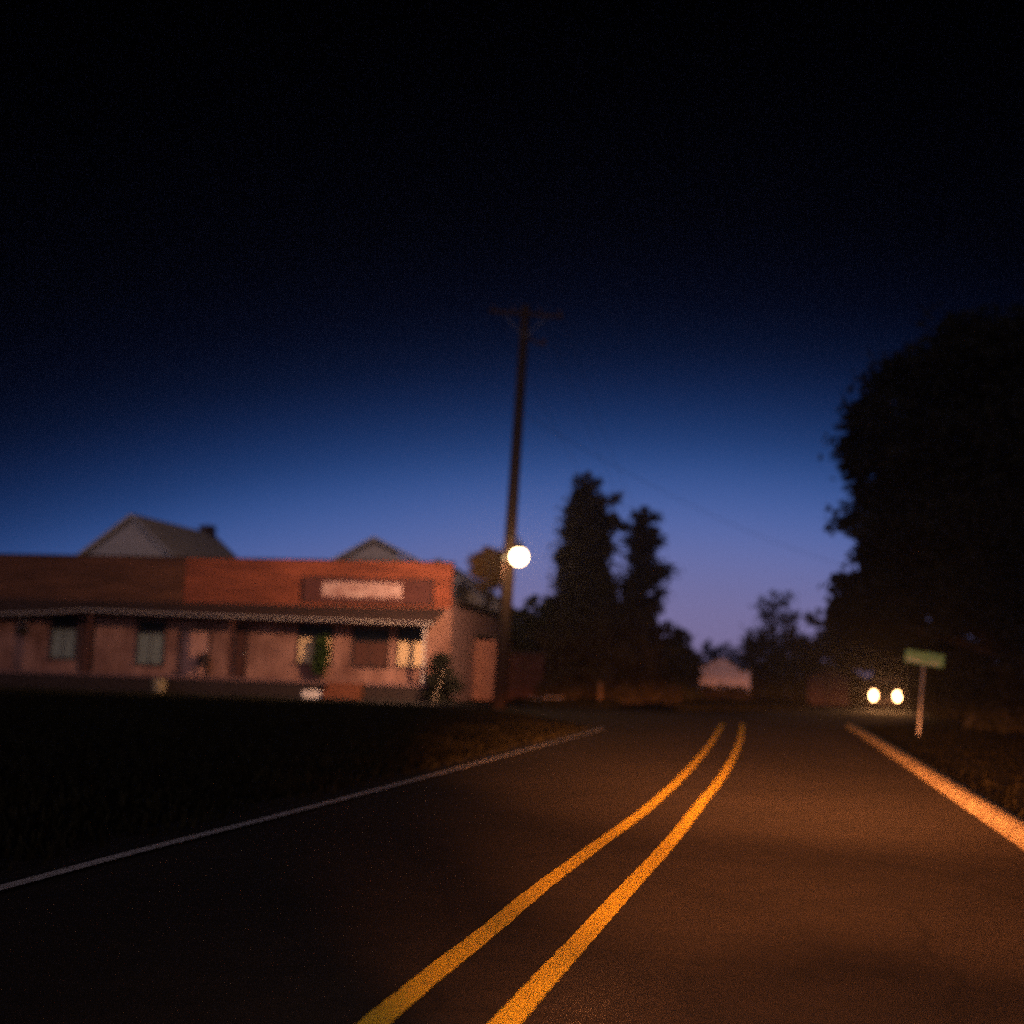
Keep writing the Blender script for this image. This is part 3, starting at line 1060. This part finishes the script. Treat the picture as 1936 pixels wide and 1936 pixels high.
def wire(a, b, sag, label, r=.008):
    a, b = Vector(a), Vector(b)
    P = []
    for i in range(25):
        t = i / 24
        p = a.lerp(b, t)
        p.z -= sag * 4 * t * (1 - t)
        P.append(p)
    mid_ = P[0].copy()
    k = MB().tube([p - mid_ for p in P], r, 6)
    o_ = k.build('overhead_wire', CARB)
    o_.location = mid_
    tag(o_, label, 'wire', GW)


for i, q in enumerate(arm_tips):
    if i == 1:
        continue
    nm = {0: 'left end', 2: 'middle', 3: 'right end'}[i]
    wire(q, (13 + q.x, 118, 12.6), 1.0, f'thin black wire running away from the {nm} of the crossarm')
wire(PB + rel * .73 + ax * 0, (27, 84, 8.6), 1.1, 'thicker cable sloping from mid pole down to the right', .008)

# ================================================================== street sign
SP = gnd(1736, 1391)
ss = thing('street_sign', SP, 'green street name sign on a pale post at the kerb corner', 'street sign')
tip = at(1747, 1243, SP.y) - SP
MB().tube([Vector((0, 0, -.1)), tip * .5, tip], .032, 10).build('post', POSTG, ss)
pa, pb = at(1712, 1240, SP.y - .05) - SP, at(1784, 1250, SP.y - .05) - SP
cx = (pa + pb) / 2
dx = (pb - pa)
Mr = Matrix.Translation(cx) @ Matrix.Rotation(math.atan2(-dx.z, dx.x) + R(1.5), 4, 'Y') @ Matrix.Rotation(R(-6), 4, 'Z')
hw2 = dx.length / 2
plate = MB().box(-hw2, hw2, -.012, .012, -.165, .165, Mr).build('name_plate', SIGNG, ss, bevel=.006)
# unreadable lettering: two words of worn strokes
x = -hw2 + .06
for wlen in (4, 4):
    lt_ = MB()
    for k in range(wlen):
        wv = random.uniform(.055, .085)
        hv = random.uniform(.085, .125)
        lt_.box(x, x + wv * .32, -.017, -.0125, -.12, -.12 + hv, Mr)
        lt_.box(x + wv * .3, x + wv, -.0168, -.0127, -.119, -.12 + hv * random.choice((.32, .4, .3)), Mr)
        lt_.box(x + wv, x + wv + .022, -.0160, -.0130, -.118, -.108, Mr)
        x += wv + .022
    x += .10
    lt_.build('lettering', SIGNW, plate)

# ================================================================== small things near the shop
def shop_pt(px, py, yl_, z=None):
    x, zz = fx(px, py, yl_)
    p = C0 + XA * x + YA * yl_
    p.z = zz if z is None else z
    return p


# upright shrub in front of the third window
p = shop_pt(603, 1285, -.42, FL)
psh = tree('porch_shrub', p, top_h(603, 1203, p.y) - FL, lambda t: .27 * (1 - .55 * abs(t - .5) * 2) + .05,
           'narrow dark green shrub standing on the porch before a cream curtained window', 'shrub', LEAF_G, 3600, .075, 22, .17, .03, spread=.5)
MB().lathe([(.13, 0), (.17, .2), (.19, .27), (.16, .27), (.15, .2)], None, 16).build('pot', TRIMD, psh)
p = shop_pt(832, 1290, -PD - .5, 0)
tree('corner_bush', p, top_h(832, 1236, p.y), lambda t: .62 * (1 - .5 * t), 'dark untidy bush at the right corner of the porch', 'bush', LEAF_C, 5200, .09, 20, .04, .03, spread=.5)
# plank leaning against the corner bush
a = shop_pt(820, 1322, -PD - 1.35, .02)
b = shop_pt(842, 1262, -PD - .75)
bd = thing('leaning_plank', a, 'thin pale plank leaning on the dark bush by the porch corner', 'plank')
MB().tube([Vector((0, 0, 0)), b - a], .03, 4).build('board', mat('grey_plank', (.26, .19, .14), .85, var=.3, scale=9), bd)
# white planter box
p = shop_pt(592, 1299, -PD - .7, 0)
pl = thing('planter_box', p, 'white low planter box on the ground below the porch', 'planter', rz=ANG)
k = MB()
k.box(-.38, .38, -.16, -.13, .02, .30)
k.box(-.38, .38, .13, .16, .02, .30)
k.box(-.38, -.35, -.129, .129, .02, .30)
k.box(.35, .38, -.129, .129, .02, .30)
k.box(-.349, .349, -.129, .129, .02, .05)
k.build('box', mat('white_planter', (.85, .74, .70), .6, var=.2, scale=8), pl)
MB().box(-.348, .348, -.128, .128, .052, .27).build('soil', SOIL, pl)
# tan tub
p = shop_pt(300, 1300, -PD - 1.0, 0)
tb = thing('wooden_tub', p, 'round tan wooden tub on the grass before the left part of the porch', 'tub')
MB().lathe([(.22, 0), (.27, .15), (.30, .36), (.29, .54), (.25, .54), (.25, .46)], None, 20).build('staves', mat('tan_wood', (.32, .24, .13), .85, var=.35, scale=8), tb)
hp = MB()
for z in (.12, .40):
    r_ = .268 + (.03 if z > .2 else 0)
    hp.lathe([(r_ - .02, z), (r_ + .008, z), (r_ + .012, z + .04), (r_ - .02, z + .04)], None, 20)
hp.build('hoop', METALG, tb)
# dark barrel chair silhouette on the porch
p = shop_pt(380, 1260, -.7, FL)
bc = thing('porch_chair', p, 'dark chair on the porch in front of the pale pinkish door', 'chair', rz=ANG + R(10))
MB().box(-.23, .23, -.23, .2, .40, .45).build('seat', TRIMD, bc, bevel=.01)
MB().box(-.23, .23, .205, .245, .47, .92).build('backrest', TRIMD, bc, bevel=.01)
for sx_ in (-.2, .2):
    for sy_ in (-.2, .22):
        MB().box(sx_ - .02, sx_ + .02, sy_ - .02, sy_ + .02, 0, .398 if sy_ < 0 else .90).build('leg', TRIMD, bc)
# hanging basket under the eave, far left
xx, zz = fx(43, 1180, -1.3)
p = C0 + XA * xx + YA * -1.3
p.z = fx(43, 1198, -1.3)[1]
hb = thing('hanging_basket', p, 'dark hanging basket under the porch roof near the left edge', 'basket')
MB().lathe([(.02, -.12), (.14, -.08), (.2, .04), (.21, .1), (.18, .1)], None, 16).build('bowl', TRIMD, hb)
V = leaf_quads([(0, 0, .16), (.1, .05, .1), (-.12, 0, .1)], np.array([.18, .16, .16]), 500, .05)
raw_mesh('foliage', V, np.arange(len(V)).reshape(-1, 4), LEAF_C, hb)
ck = MB()
for k in range(3):
    a_ = k * 2.094
    ck.tube([(.2 * math.cos(a_), .2 * math.sin(a_), .1), (0, 0, 3.25 - p.z)], .006, 5)
ck.build('chain', METALG, hb)

# post and bent pipe beyond the corner
p = base_of(1135, 56)
wp = thing('wooden_post', p, 'short brown wooden post below the tallest tree', 'post')
MB().tube([(0, 0, -.1), (.01, 0, .5), (.0, 0, .95)], [.10, .095, .09], 10).build('post', mat('brown_post_wood', (.26, .16, .08), .9, var=.4, scale=8), wp)
p = base_of(1035, 53.5)
bp_ = thing('bent_pipe', p, 'bent pale pipe lying on the dark grass right of the pole', 'pipe')
MB().tube([(-.75, .1, .22), (-.45, 0, .16), (-.25, -.05, .10), (-.1, 0, .22), (.2, 0, .24), (.55, 0, .22), (.72, .05, .30)], .028, 8).build('tube', TRIMW, bp_, smooth=True)


# ================================================================== waiting car
car_p = at(1680, 1314, 62)
car_p.z = .009
to_cam = Vector((-car_p.x, -car_p.y, 0)).normalized()
rzc = math.atan2(to_cam.y, to_cam.x) + math.pi / 2 + R(-4)       # local -Y is the car's front
car = thing('waiting_car', car_p, 'dark car with both headlights lit, facing along the side street', 'car', rz=rzc)
# body: lofted stations along Y (front -2.1 .. rear 2.15)
stn = [(-2.12, .42, .66, .62), (-2.05, .30, .74, .76), (-1.75, .22, .83, .85), (-1.0, .20, .93, .89), (-.4, .20, .97, .90), (.8, .20, .98, .90),
       (1.6, .22, .99, .88), (2.0, .30, .97, .82), (2.14, .42, .90, .70)]
vs, fs = [], []
for (y, zl_, zh, hw_) in stn:
    ring = [(-hw_ * .9, zl_), (-hw_, zl_ + .12), (-hw_, zl_ + (zh - zl_) * .62), (-hw_ * .93, zh - .04), (-hw_ * .55, zh), (0, zh + .02), (hw_ * .55, zh), (hw_ * .93, zh - .04),
            (hw_, zl_ + (zh - zl_) * .62), (hw_, zl_ + .12), (hw_ * .9, zl_)]
    vs += [(x_, y, z_) for x_, z_ in ring]
nr = 11
for i in range(len(stn) - 1):
    for k in range(nr):
        fs.append((i * nr + k, i * nr + (k + 1) % nr, (i + 1) * nr + (k + 1) % nr, (i + 1) * nr + k))
fs.append(tuple(range(nr)))
fs.append(tuple((len(stn) - 1) * nr + k for k in range(nr)))
MB().add(vs, fs).build('body', CARP, car, smooth=True)
# cabin: pillars + roof as one shell, glass set in it
cb = [(-.95, .94, .80), (-.25, 1.42, .62), (.75, 1.46, .62), (1.55, .98, .78)]
cs = MB()
cs.box(-.60, .60, -.20, .78, 1.42, 1.47)
for s in (-1, 1):
    cs.tube([(s * .80, -.97, .93), (s * .61, -.20, 1.43)], .04, 6)
    cs.tube([(s * .78, 1.55, .96), (s * .61, .76, 1.43)], .05, 6)
    cs.tube([(s * .84, .30, .95), (s * .61, .28, 1.43)], .04, 6)
cs.build('cabin', CARP, car)
MB().add([(-.77, -.96, .945), (.77, -.96, .945), (.59, -.21, 1.425), (-.59, -.21, 1.425), (-.77, -.94, .935), (.77, -.94, .935), (.59, -.19, 1.415), (-.59, -.19, 1.415)],
         [(0, 1, 2, 3), (7, 6, 5, 4), (0, 4, 5, 1), (1, 5, 6, 2), (2, 6, 7, 3), (3, 7, 4, 0)]).build('windscreen', GLASSD, car)
for s in (-1, 1):
    MB().add([(s * .83, -.85, .95), (s * .83, 1.42, .96), (s * .615, .74, 1.42), (s * .615, -.2, 1.42), (s * .81, -.85, .95), (s * .81, 1.42, .96), (s * .595, .74, 1.42), (s * .595, -.2, 1.42)],
             [(0, 1, 2, 3), (7, 6, 5, 4), (0, 4, 5, 1), (1, 5, 6, 2), (2, 6, 7, 3), (3, 7, 4, 0)]).build('side_window', GLASSD, car)
    MB().lathe([(.02, -.06), (.09, -.05), (.1, .03), (.03, .06)], Matrix.Translation((s * .98, -.70, 1.0)) @ Matrix.Rotation(R(90), 4, 'X'), 12).build('mirror', CARB, car)
MB().box(-.78, .78, -2.18, -2.06, .30, .47).build('bumper', CARB, car, bevel=.03)
gr = MB()
for i in range(5):
    gr.box(-.34, .34, -2.15, -2.10, .49 + i * .035, .508 + i * .035)
gr.build('grille', CARB, car)
MB().box(-.26, .26, -2.20, -2.183, .33, .44).build('number_plate', mat('dim_plate', (.14, .13, .12), .6), car)
HL = bpy.data.materials.new('lit_headlight')
HL.use_nodes = True
hn = HL.node_tree.nodes
hn.clear()
em = hn.new('ShaderNodeEmission')
em.inputs[0].default_value = (1, .50, .19, 1)
em.inputs[1].default_value = 130
ho = hn.new('ShaderNodeOutputMaterial')
HL.node_tree.links.new(em.outputs[0], ho.inputs[0])
for s in (-1, 1):
    Mh = Matrix.Translation((s * .55, -2.11, .70)) @ Matrix.Rotation(R(90), 4, 'X') @ Matrix.Diagonal((1.3, 2.0, 1, 1))
    bz = MB().lathe([(.135, -.06), (.145, 0), (.145, .03), (.12, .032), (.12, -.02)], Mh, 18).build('headlight', CHROME, car)
    MB().lathe([(.118, -.02), (.112, .02), (.07, .045), (.001, .055)], Mh, 18).build('lens', HL, bz, smooth=True)
    so_ = spot('headlight_beam', (0, 0, 0), (0, -1, -.05), 260, 60, 1.0, (1, .40, .13), .08)
    so_.parent = car
    so_.location = (s * .55, -2.27, .70)
    so_.rotation_euler = Vector((0, -1, -.09)).to_track_quat('-Z', 'Y').to_euler()
for sx_ in (-.80, .80):
    for yy in (-1.32, 1.32):
        Mw = Matrix.Translation((sx_, yy, .31)) @ Matrix.Rotation(R(90), 4, 'Y')
        wv = bpy.data.objects.new('wheel', None)
        COL.objects.link(wv)
        wv.parent = car
        MB().lathe([(.20, -.10), (.29, -.10), (.31, -.07), (.31, .07), (.29, .10), (.20, .10)], Mw, 24).build('tyre', RUBBER, wv, smooth=True)
        MB().lathe([(.02, -.115), (.198, -.085), (.198, .085), (.02, .115)], Mw, 20).build('rim', CHROME, wv)

# thin night air
hb_ = MB().box(-250, 250, -100, 340, -1.0, 26)
HZ = bpy.data.materials.new('night_air')
HZ.use_nodes = True
zn = HZ.node_tree.nodes
zn.clear()
pv = zn.new('ShaderNodeVolumePrincipled')
pv.inputs['Color'].default_value = (.9, .88, .92, 1)
pv.inputs['Density'].default_value = .0009
pv.inputs['Anisotropy'].default_value = .84
zo = zn.new('ShaderNodeOutputMaterial')
HZ.node_tree.links.new(pv.outputs[0], zo.inputs['Volume'])
hz = struct(hb_.build('haze', HZ), 'stuff')
